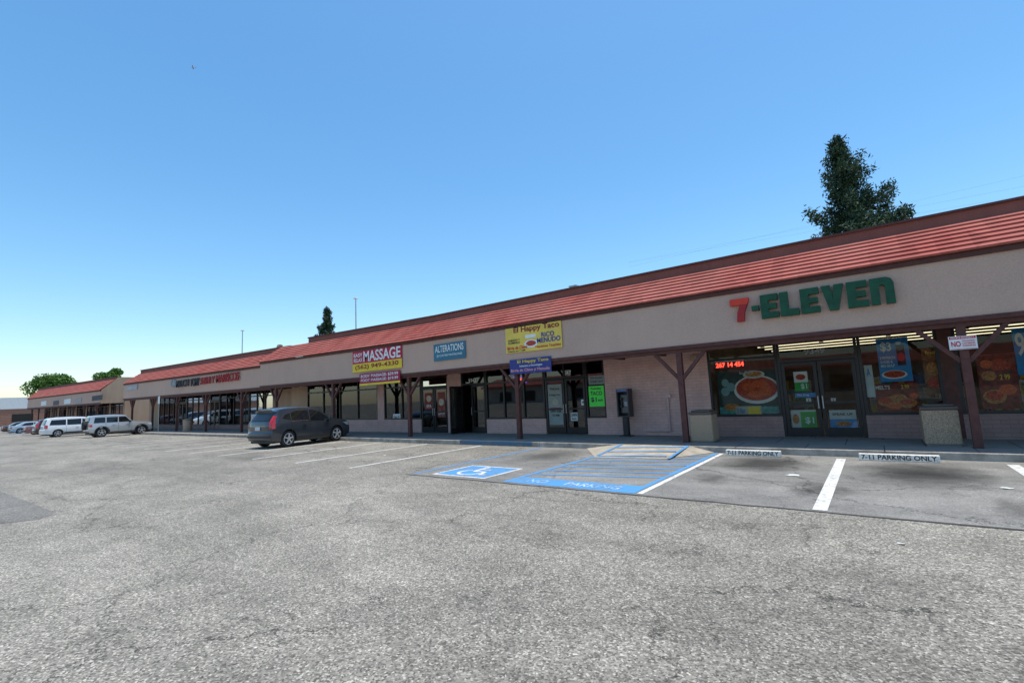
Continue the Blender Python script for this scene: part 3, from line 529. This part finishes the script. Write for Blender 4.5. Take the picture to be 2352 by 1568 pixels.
# ---------------- wires, poles, plane
for i,(a,b2) in enumerate((((2100,462),(2352,404)),((2090,478),(2352,428)),((2110,490),(2352,449)))):
    A=onY(*a,48);B=onY(*b2,48); dx=(B[1]-A[1])/(B[0]-A[0]); x0,x1=-20,40
    q=MB(); pts=[(x,48,A[1]+dx*(x-A[0])) for x in (x0,-5,0,20,x1)]
    for p0,p1 in zip(pts[:-1],pts[1:]): q.cyl(p0,p1,.005,n=5)
    tag(q.build('power_line',M('wire',(.25,.28,.32))),('topmost','middle','lowest')[i]+' thin overhead wire crossing the sky behind the roof at the right','wire')
for (px,py,lb) in ((817,687,'tall thin lamp post rising behind the roof beside the small conifer'),(557,760,'thinner farther lamp post rising behind the middle building roof')):
    X,Z=onY(px,py,33); r=thing('lamp_post',lb,'lamp post',(X,33,0)); MB().cyl((0,0,0),(0,0,Z),.11,.06).build('pole',m_alu,r); MB().box(-.22,.22,-.2,.2,Z,Z+.16).build('lamp_head',W_,r,bevel=.03)
X,Z=onY(1315,657,15.6); r=thing('roof_vent','small metal vent on the roof edge above the yellow banner','vent',(X,15.6,5.0)); MB().box(-.12,.12,0,.2,0,.74).build('shaft',m_alu,r); MB().box(-.16,.16,-.03,.23,.74,.79).build('cap',m_alu,r)
X,Z=onY(642,787,16.3); r=thing('floodlight','small tan floodlight on the roof parapet of the middle building','floodlight',(X,16.3,5.3+lift(X))); MB().cyl((0,0,0),(0,0,.4),.03).build('bracket',m_trim,r); MB().prismX([(-.14,.32),(-.06,.5),(.14,.46),(.14,.34)],-.18,.18).build('lamp_head',M('tan_metal',(.3,.18,.13)),r)
d=ray(443,155); p=d*1.0; r=thing('airplane','tiny white airplane high in the blue sky','airplane',(p.x,p.y,p.z+H),math.radians(60))
PW=M('airplane_white',(.9,.9,.9),.4,.02)
q=MB(); q.lathe([(.1,-6),(.7,-4.5),(.9,0),(.7,3),(.2,6)],10); q.build('fuselage',PW,r,smooth=50); MB().box(-1,1,-6.5,6.5,-.1,.1).build('wing',PW,r); MB().box(4.8,6,-2,2,.2,.35).build('tailplane',PW,r); MB().box(4.8,6,-.1,.1,.3,2.2).build('fin',PW,r)
for (px,py,s,lb) in ((1822,1091,.13,'crumpled white paper in the left lettered parking stall'),(2312,1121,.09,'small white paper scrap at the right edge stall'),(2070,1248,.035,'tiny white scrap on the open asphalt at the right'),(883,1045,.07,'small pale scrap between white lines'),(800,1015,.10,'pale scrap of litter by the kerb near the grey car')):
    x,y=onZ(px,py,.01); q=MB(); n=9; c=q.bm.verts.new((x,y,.022)); ring=[q.bm.verts.new((x+s*random.uniform(.6,1.2)*math.cos(6.283*k/n),y+s*.7*random.uniform(.5,1.2)*math.sin(6.283*k/n),.012+random.uniform(0,.01))) for k in range(n)]
    for k in range(n): q.bm.faces.new((c,ring[k],ring[(k+1)%n]))
    tag(q.build('litter',DW),lb,'litter')
# ---------------- trees
def leafmat(name,c1,c2):
    m,nt,b=newmat(name); n=noise(nt,1.3,4,.6); f=ramp(nt,n.outputs['Fac'],[(.35,0.),(.65,1.)]); nt.links.new(mixc(nt,f,c1,c2),b.inputs['Base Color']); b.inputs['Roughness'].default_value=.65; b.inputs['Specular IOR Level'].default_value=.2; return m
m_need=leafmat('pine_needles',(.018,.042,.024),(.06,.10,.05)); m_leaf=leafmat('green_leaves',(.05,.12,.02),(.13,.24,.05)); m_bark=M('bark',(.09,.06,.045),.9,.3,6,.5)
def leaf(bm,p,s,rnd,asp=.45):
    a=Vector((rnd.gauss(0,1),rnd.gauss(0,1),rnd.gauss(0,1))).normalized(); b=a.orthogonal().normalized(); c=a.cross(b)
    t=rnd.uniform(0,6.28); u=b*math.cos(t)+c*math.sin(t); w=a.cross(u)*s*asp; u=u*s
    bm.faces.new([bm.verts.new(p-u*.5-w*.4),bm.verts.new(p+w),bm.verts.new(p+u),bm.verts.new(p-w)])
def conifer(label,x,y,Ht,z0,Rf,nb,ls,seed,lean=0,extra=()):
    rnd=random.Random(seed); r=thing('conifer_tree',label,'tree',(x,y,0))
    t=MB(); t.cyl((0,0,0),(lean*.6,0,Ht*.6),Ht*.022,Ht*.014,10); t.cyl((lean*.6,0,Ht*.6),(lean,0,Ht*.98),Ht*.014,.02,8)
    cr=MB(); br=[]
    for i in range(nb):
        zz=z0+(Ht-z0)*(i/nb)*rnd.uniform(.985,1.0); tt=(zz-z0)/(Ht-z0); br.append((zz,Rf(tt)*rnd.choice((.45,.7,.9,1.0,1.18)),i*2.4+rnd.uniform(-.5,.5)))
    br+=list(extra)
    for zz,L,az in br:
        base=Vector((lean*min(1,zz/Ht),0,zz)); up=rnd.uniform(.35,.8)
        tip=base+Vector((math.cos(az),math.sin(az),up*.45))*L; tip2=tip+Vector((math.cos(az)*.10,math.sin(az)*.10,.45))*min(1.2,L*.5)
        t.cyl(base,tip,.05*max(.2,L/3),.015,5); t.cyl(tip,tip2,.014,.006,4)
        nc=max(4,int(L*6))
        for k in range(nc):
            f=.12+1.08*(k+1)/nc; c=(base.lerp(tip,f) if f<=1 else tip.lerp(tip2,(f-1)/.2))
            c=c+Vector((rnd.gauss(0,1),rnd.gauss(0,1),rnd.gauss(0,.5)))*L*.045
            rad=.09+.10*(1-abs(f-.6))
            for j in range(24):
                o=Vector((rnd.gauss(0,1),rnd.gauss(0,1),rnd.gauss(.4,1.25)))*rad
                leaf(cr.bm,c+o,ls*rnd.uniform(.6,1.4),rnd,.24)
    for j in range(260):
        tz=rnd.uniform(0,1.7); leaf(cr.bm,Vector((lean*(1-tz/Ht),0,Ht+.1-tz))+Vector((rnd.gauss(0,.04+.13*tz),rnd.gauss(0,.04+.13*tz),0)),ls,rnd,.3)
    t.build('trunk',m_bark,r,smooth=60); cr.build('crown',m_need,r,norm=False)
X,Z=onY(1919,328,36)
conifer('tall dark irregular conifer rising behind the roof above the corner shop',X+1.2,36,Z,6,lambda t:(2.9*(1-t)**.85+.10)*(1+.2*math.sin(t*26)),150,.17,5,-1.2,
  [(10.6,2.5,.05),(10.9,2.3,.2),(10.3,2.5,-.15),(10.6,2.3,.4)])
X,Z=onY(751,710,42)
conifer('small narrow conifer peeking over the roof left of centre',X,42,Z,6,lambda t:2.1*(1-t)**.8+.2,90,.24,9)
def broad(label,x,y,zt,w,seed,n=9000):
    rnd=random.Random(seed); r=thing('broadleaf_tree',label,'tree',(x,y,0)); t=MB(); t.cyl((0,0,0),(0,0,zt*.5),.35,.22); cr=MB(); lobes=[]
    for k in range(13):
        a=rnd.uniform(0,6.28); d=rnd.uniform(0,w*.38); c=Vector((d*math.cos(a),d*math.sin(a),zt*rnd.uniform(.6,.86)-d*.12)); lobes.append((c,w*rnd.uniform(.13,.24))); t.cyl((0,0,zt*.42),c,.12,.03,6)
    for k in range(n):
        c,rr=lobes[k%13]; o=Vector((rnd.gauss(0,1),rnd.gauss(0,1),rnd.gauss(0,1))).normalized()*rr*rnd.uniform(.6,1.08); o.z*=.75
        leaf(cr.bm,c+o,.32*rnd.uniform(.6,1.4),rnd)
    t.build('trunk',m_bark,r,smooth=60); cr.build('crown',m_leaf,r,norm=False)
broad('bright green tree behind the left end of the farthest shop row',-138,21.5,12.0,10,2)
broad('smaller green tree top showing over the farthest red roof',-132,29.5,13.0,6,3,5000)
broad('far small tree above the white warehouse at the left edge',-235,28,9.5,6,4,3000)
# ---------------- cars
tyre=M('tyre_rubber',(.018,.018,.018),.85,.2); rimm=M('alloy',(.6,.6,.61),.3,.1,metal=.4); cglass=M('car_glass',(.012,.014,.016),.05,.2,spec=.5); tail=M('tail_red',(.5,.01,.01),.25,.15,coat=1); headm=M('headlamp',(.6,.62,.65),.15,.1,coat=1); clad=M('black_plastic',(.03,.03,.032),.6,.2); chrome=M('chrome_trim',(.6,.6,.6),.15,.05,metal=1)
ST={
'suv':dict(L=4.45,W=1.82,H=1.66,belt=1.04,zb=.25,wr=.345,ar=.40,yr=.90,yf=3.52,tum=.19,
 top=[(.08,.30),(.0,.40),(.0,.60),(.05,.68),(.04,.92),(.08,1.08),(.40,1.47),(.30,1.54),(.56,1.61),(.95,1.655),(1.5,1.66),(2.1,1.63),(2.55,1.54),(3.36,1.07),(3.85,1.00),(4.2,.90),(4.38,.74),(4.45,.52),(4.40,.30)],
 side=[[(.62,1.25),(.72,1.20),(1.02,1.14),(1.02,1.44),(.78,1.38)],[(1.08,1.12),(1.98,1.06),(1.98,1.53),(1.45,1.53),(1.08,1.46)],[(2.05,1.06),(3.12,1.06),(2.62,1.42),(2.3,1.51),(2.05,1.53)]],
 rg=((.10,1.12),(.385,1.44)),fg=((3.31,1.10),(2.61,1.505)),tl=(.80,1.34),hl=(.70,.86),seams=(1.05,2.01,3.12),rails=True),
'jeep':dict(L=4.35,W=1.8,H=1.76,belt=1.12,zb=.36,wr=.37,ar=.45,yr=.88,yf=3.5,tum=.10,
 top=[(.05,.40),(.0,.47),(.0,.66),(.06,.70),(.07,1.10),(.17,1.66),(.26,1.73),(.8,1.76),(1.7,1.765),(2.25,1.73),(2.45,1.66),(2.9,1.16),(3.3,1.12),(4.1,1.04),(4.25,.95),(4.28,.65),(4.35,.6),(4.35,.46),(4.28,.40)],
 side=[[(.32,1.17),(1.08,1.17),(1.08,1.62),(.4,1.62)],[(1.16,1.17),(1.88,1.17),(1.88,1.62),(1.16,1.62)],[(1.95,1.17),(2.75,1.17),(2.4,1.62),(1.95,1.62)]],
 rg=((.085,1.2),(.16,1.6)),fg=((2.86,1.2),(2.5,1.6)),tl=(.85,1.05),hl=(.78,.96),seams=(1.12,1.92,2.8),rails=True,spare=True),
'van':dict(L=4.9,W=1.92,H=1.76,belt=1.02,zb=.26,wr=.33,ar=.39,yr=.98,yf=3.95,tum=.17,
 top=[(.06,.30),(.0,.42),(.0,.66),(.06,.72),(.08,1.0),(.28,1.60),(.42,1.70),(1.0,1.755),(2.0,1.76),(2.8,1.70),(3.1,1.60),(4.0,1.05),(4.4,.95),(4.75,.80),(4.88,.6),(4.9,.45),(4.84,.3)],
 side=[[(.35,1.1),(1.5,1.06),(1.5,1.58),(.5,1.56)],[(1.58,1.06),(2.55,1.05),(2.55,1.60),(1.58,1.59)],[(2.62,1.05),(3.65,1.05),(3.05,1.52),(2.62,1.59)]],
 rg=((.11,1.08),(.27,1.56)),fg=((3.92,1.11),(3.15,1.57)),tl=(.78,1.12),hl=(.66,.80),seams=(1.54,2.58,3.7),rails=True),
'sedan':dict(L=4.6,W=1.78,H=1.43,belt=.92,zb=.22,wr=.31,ar=.37,yr=.95,yf=3.65,tum=.2,
 top=[(.06,.26),(.0,.38),(.0,.60),(.04,.86),(.12,.94),(.65,.97),(1.25,1.33),(1.6,1.41),(2.1,1.43),(2.6,1.38),(2.85,1.30),(3.5,.95),(4.1,.85),(4.45,.70),(4.6,.5),(4.55,.28)],
 side=[[(.98,.97),(2.1,.95),(2.1,1.34),(1.4,1.30)],[(2.16,.95),(3.3,.95),(2.8,1.24),(2.16,1.34)]],
 rg=((.72,1.0),(1.2,1.30)),fg=((3.42,.98),(2.92,1.26)),tl=(.66,.84),hl=(.58,.70),seams=(1.3,2.13,3.3),rails=False)}
def car(label,cat,cx,cy,yaw,st,paint,group='cars parked nose in along the kerb'):
    S=ST[st];L,W,Hh,belt=S['L'],S['W'],S['H'],S['belt']; hl2=L/2
    root=thing('parked_car',label,cat,(cx,cy,0),math.radians(yaw),group)
    gb=1-.06*((belt-.62)/.45)**2
    def wp(s,y,z,off=0,offy=0,offz=0):
        yy=y-hl2; t=min(1,abs(yy)/hl2)
        g=1-.06*((z-.62)/.45)**2 if z<belt else gb-S['tum']*(z-belt)/(Hh-belt)
        x=s*W/2*g*(1-.09*t**9)
        z2=z-.06*abs(s)**6*max(0,(z-.7)/(Hh-.7)); y2=yy*(1-.045*abs(s)**5*t**4)
        return Vector((x+math.copysign(off,s) if off else x,y2+offy,z2+offz))
    def cuts(bm,xs=()):
        G=lambda:bm.verts[:]+bm.edges[:]+bm.faces[:]
        for x in xs: bmesh.ops.bisect_plane(bm,geom=G(),plane_co=(x,0,0),plane_no=(1,0,0))
        for z in (.45,.6,.72,.85,.96,belt,Hh-.3,Hh-.12): bmesh.ops.bisect_plane(bm,geom=G(),plane_co=(0,0,z),plane_no=(0,0,1))
        for k in range(1,16): bmesh.ops.bisect_plane(bm,geom=G(),plane_co=(0,L*k/16,0),plane_no=(0,1,0))
    prof=list(S['top']); zb=S['zb']
    for yc in (S['yf'],S['yr']):
        a0=math.asin(min(1,max(-1,(zb-S['wr'])/S['ar'])))
        for k in range(13):
            a=a0+(math.pi-2*a0)*k/12; prof.append((yc+S['ar']*math.cos(a),S['wr']+S['ar']*math.sin(a)))
    q=MB(); q.prismX(prof,-1,1); bm=q.bm; cuts(bm,(-.97,-.9,-.75,-.5,0,.5,.75,.9,.97))
    for v in bm.verts: v.co=wp(v.co.x,v.co.y,v.co.z)
    q.build('body',paint,root,smooth=32)
    MB().box(-W*.40,W*.40,-hl2+.2,hl2-.2,.2,.62).build('underbody',clad,root)
    def sidepanel(name,poly,m,s,off,par=root):
        q=MB(); q.face([(s,y,z) for y,z in poly]); cuts(q.bm)
        for v in q.bm.verts: v.co=wp(s,v.co.y,v.co.z,off)
        return q.build(name,m,par,smooth=30)
    for poly in S['side']:
        for s in (-1,1): sidepanel('side_window',poly,cglass,s,.007)
    def strip(name,pts,m,smin,smax,oy,oz=0,par=root,n=8):
        q=MB(); rows=[[q.bm.verts.new(wp(smin+(smax-smin)*k/n,y,z,0,oy,oz)) for k in range(n+1)] for y,z in pts]
        for a,b2 in zip(rows[:-1],rows[1:]):
            for k in range(n): q.bm.faces.new((a[k],a[k+1],b2[k+1],b2[k]))
        return q.build(name,m,par,smooth=40)
    def yr_(z,rear=True):
        pts=S['top']; im=max(range(len(pts)),key=lambda i:pts[i][1]); ch=pts[:im+1] if rear else pts[im:][::-1]
        for (a,b2) in zip(ch[:-1],ch[1:]):
            if a[1]<=z<=b2[1]: return a[0]+(b2[0]-a[0])*(z-a[1])/max(1e-6,b2[1]-a[1])
        return ch[0][0]
    (a,b2)=S['rg']; strip('rear_window',[a,((a[0]+b2[0])/2,(a[1]+b2[1])/2),b2],cglass,-.80,.80,-.012,.004)
    (a,b2)=S['fg']; strip('windscreen',[a,((a[0]+b2[0])/2,(a[1]+b2[1])/2),b2],cglass,-.88,.88,.012,.01)
    z0,z1=S['tl']
    for s in (-1,1):
        zz=[z0+(z1-z0)*k/4 for k in range(5)]
        t=strip('tail_light',[(yr_(z),z) for z in zz],tail,s*(.86 if st=='suv' else .78),s*1.0,-.012,0,n=3)
        sidepanel('tail_light_side',[(yr_(z)-.01,z) for z in zz]+[(yr_(z)+(.16 if z<z0+.3 else .07),z) for z in zz[::-1]],tail,s,.008,t)
        h0,h1=S['hl']; t=strip('headlight',[(yr_(z,False),z) for z in (h0,(h0+h1)/2,h1)],headm,s*.6,s*.99,.014,0,n=3)
        sidepanel('headlight_side',[(yr_(h0,False)-.02,h0),(yr_(h1,False)-.02,h1),(yr_(h1,False)-.35,h1),(yr_(h0,False)-.22,h0)],headm,s,.008,t)
        for y in S['seams']: sidepanel('door_seam',[(y-.006,.42),(y+.006,.42),(y+.006,belt),(y-.006,belt)],K_,s,.004)
        sidepanel('sill_cladding',[(S['yr']+S['ar'],zb+.02),(S['yf']-S['ar'],zb+.02),(S['yf']-S['ar']-.02,.42),(S['yr']+S['ar']+.02,.42)],clad,s,.008)
        if st=='suv': sidepanel('window_trim',[(1.05,1.075),(3.15,1.025),(3.15,1.045),(1.05,1.10)],chrome,s,.009)
        for y in S['seams'][1:]:
            c=wp(s,y-.85+.72,belt-.14,.02); MB().box(c.x-.015,c.x+.015,c.y-.25,c.y-.08,c.z-.015,c.z+.015).build('door_handle',paint,root,bevel=.005)
        c=wp(s,S['seams'][-1]-.12,belt+.06,.09); MB().box(c.x-.1,c.x+.1,c.y-.07,c.y+.07,c.z-.06,c.z+.08).build('mirror',paint if st!='jeep' else clad,root,bevel=.03)
        if S['rails'] and st!='suv':
            q=MB(); q.bar(wp(s*.8,1.0 if st!='jeep' else .6,Hh,0,0,.05),wp(s*.8,2.3,Hh-.02,0,0,.05),.035,.04); q.build('roof_rail',clad,root)
        for yc in (S['yr'],S['yf']):
            if st=='jeep':
                pl=[(yc+(S['ar']+e)*math.cos(math.pi*k/10),S['wr']+(S['ar']+e)*math.sin(math.pi*k/10)) for e,rg in ((.0,range(11)),(.07,range(10,-1,-1))) for k in rg]
                sidepanel('wheel_flare',[p for p in pl],clad,s,.012)
            xx=s*(W/2-.135); R=S['wr']
            w=MB().lathe([(R*.62,-.1),(R*.93,-.105),(R,-.075),(R,.075),(R*.93,.105),(R*.62,.1)],28,(xx,yc-hl2,R)).build('wheel',tyre,root,smooth=40)
            q=MB(); so=s*.085
            q.lathe([(R*.62,xx+so*.2),(R*.68,xx+so*1.25),(R*.60,xx+so*1.25),(R*.57,xx+so*.9)],28,(0,yc-hl2,R))
            for k in range(5):
                a=2*math.pi*k/5+.3; q.bar((xx+so*1.25,yc-hl2,R),(xx+so*1.3,yc-hl2+R*.60*math.cos(a),R+R*.60*math.sin(a)),.05,.09,(1,0,0))
            q.lathe([(R*.17,xx+so*.9),(R*.17,xx+so*1.45)],14,(0,yc-hl2,R)); q.build('rim',rimm,w,smooth=35)
    strip('rear_bumper',[(yr_(z),z) for z in (max(.32,zb+.04),.44,.52)],clad if st!='van' else paint,-1,1,-.012)
    strip('front_grille',[(yr_(z,False),z) for z in (.48,.55,.66)],clad,-.6,.6,.012)
    yp=yr_(.84); MB().box(-.16,.16,yp-hl2-.035,yp-hl2-.012,.74,.88).build('licence_plate',M('plate_white',(.6,.6,.62)),root)
    if S.get('spare'):
        w=MB().lathe([(.1,-.02),(.34,0),(.36,.04),(.36,.16),(.33,.2)],26,(0,0,0)).build('spare_wheel',tyre,root,smooth=40); w.rotation_euler=(0,0,math.radians(90)); w.location=(0,-hl2-.14,.98)
    return root
def paint(n,c,metal=.0,r=.3): return M(n,c,r,.04,3,metal=metal,coat=1)
cr_=car('dark grey crossover car parked nose in by the massage shop windows','car',-21.15,11.6,7,'suv',paint('paint_grey',(.045,.052,.062),.3)); cr_.scale=(1.02,.95,1.03)
car('silver boxy off-road car with spare wheel on its back door','car',-50.5,11.8,1,'jeep',paint('paint_silver',(.50,.50,.49),.3))
car('white minivan parked left of the silver off-road car','van',-59.5,10.8,2,'van',paint('paint_white',(.80,.80,.79)))
car('dark maroon car half hidden behind the white minivan','car',-66.3,11.0,0,'suv',paint('paint_maroon',(.06,.012,.016),.3))
car('pale red small car left of the maroon one','car',-73.5,11.3,0,'sedan',paint('paint_rose',(.26,.11,.12),.2))
car('silver sedan among the distant cars at the left edge','car',-86,11.5,0,'sedan',paint('paint_silver2',(.5,.52,.53),.4))
car('black sedan parked farthest left in the row','car',-92,11.5,0,'sedan',paint('paint_black',(.015,.015,.018)))
# ---------------- light, world, camera
SV=Vector((.07,.13,1)).normalized()
sun=bpy.data.lights.new('sun','SUN'); sun.energy=4.4; sun.angle=math.radians(.5); sun.color=(1,.955,.875); so=bpy.data.objects.new('sun',sun); COL.objects.link(so); so.rotation_euler=SV.to_track_quat('Z','Y').to_euler()
w=bpy.data.worlds.new('World'); SC.world=w; w.use_nodes=True; nt=w.node_tree; sky=nt.nodes.new('ShaderNodeTexSky'); sky.sky_type='NISHITA'; sky.sun_disc=False
sky.sun_elevation=math.asin(SV.z); sky.sun_rotation=math.atan2(SV.x,SV.y); sky.air_density=1.1; sky.dust_density=.6; sky.ozone_density=2.6
hs=nt.nodes.new('ShaderNodeHueSaturation'); hs.inputs['Hue'].default_value=.492; hs.inputs['Saturation'].default_value=1.24; hs.inputs['Value'].default_value=1.33
nt.links.new(sky.outputs[0],hs.inputs['Color']); nt.links.new(hs.outputs[0],nt.nodes['Background'].inputs[0]); nt.nodes['Background'].inputs[1].default_value=.15
SC.view_settings.view_transform='Standard'; SC.view_settings.look='None'; SC.view_settings.exposure=0
cam=bpy.data.cameras.new('camera'); co=bpy.data.objects.new('camera',cam); COL.objects.link(co)
cam.sensor_width=36; cam.lens=F/2352*36; cam.clip_start=.05; cam.clip_end=5000
co.matrix_world=Matrix(((AX.x,AX.y,AX.z,0),(AY.x,AY.y,AY.z,0),(AZ.x,AZ.y,AZ.z,H),(0,0,0,1)))
SC.camera=co
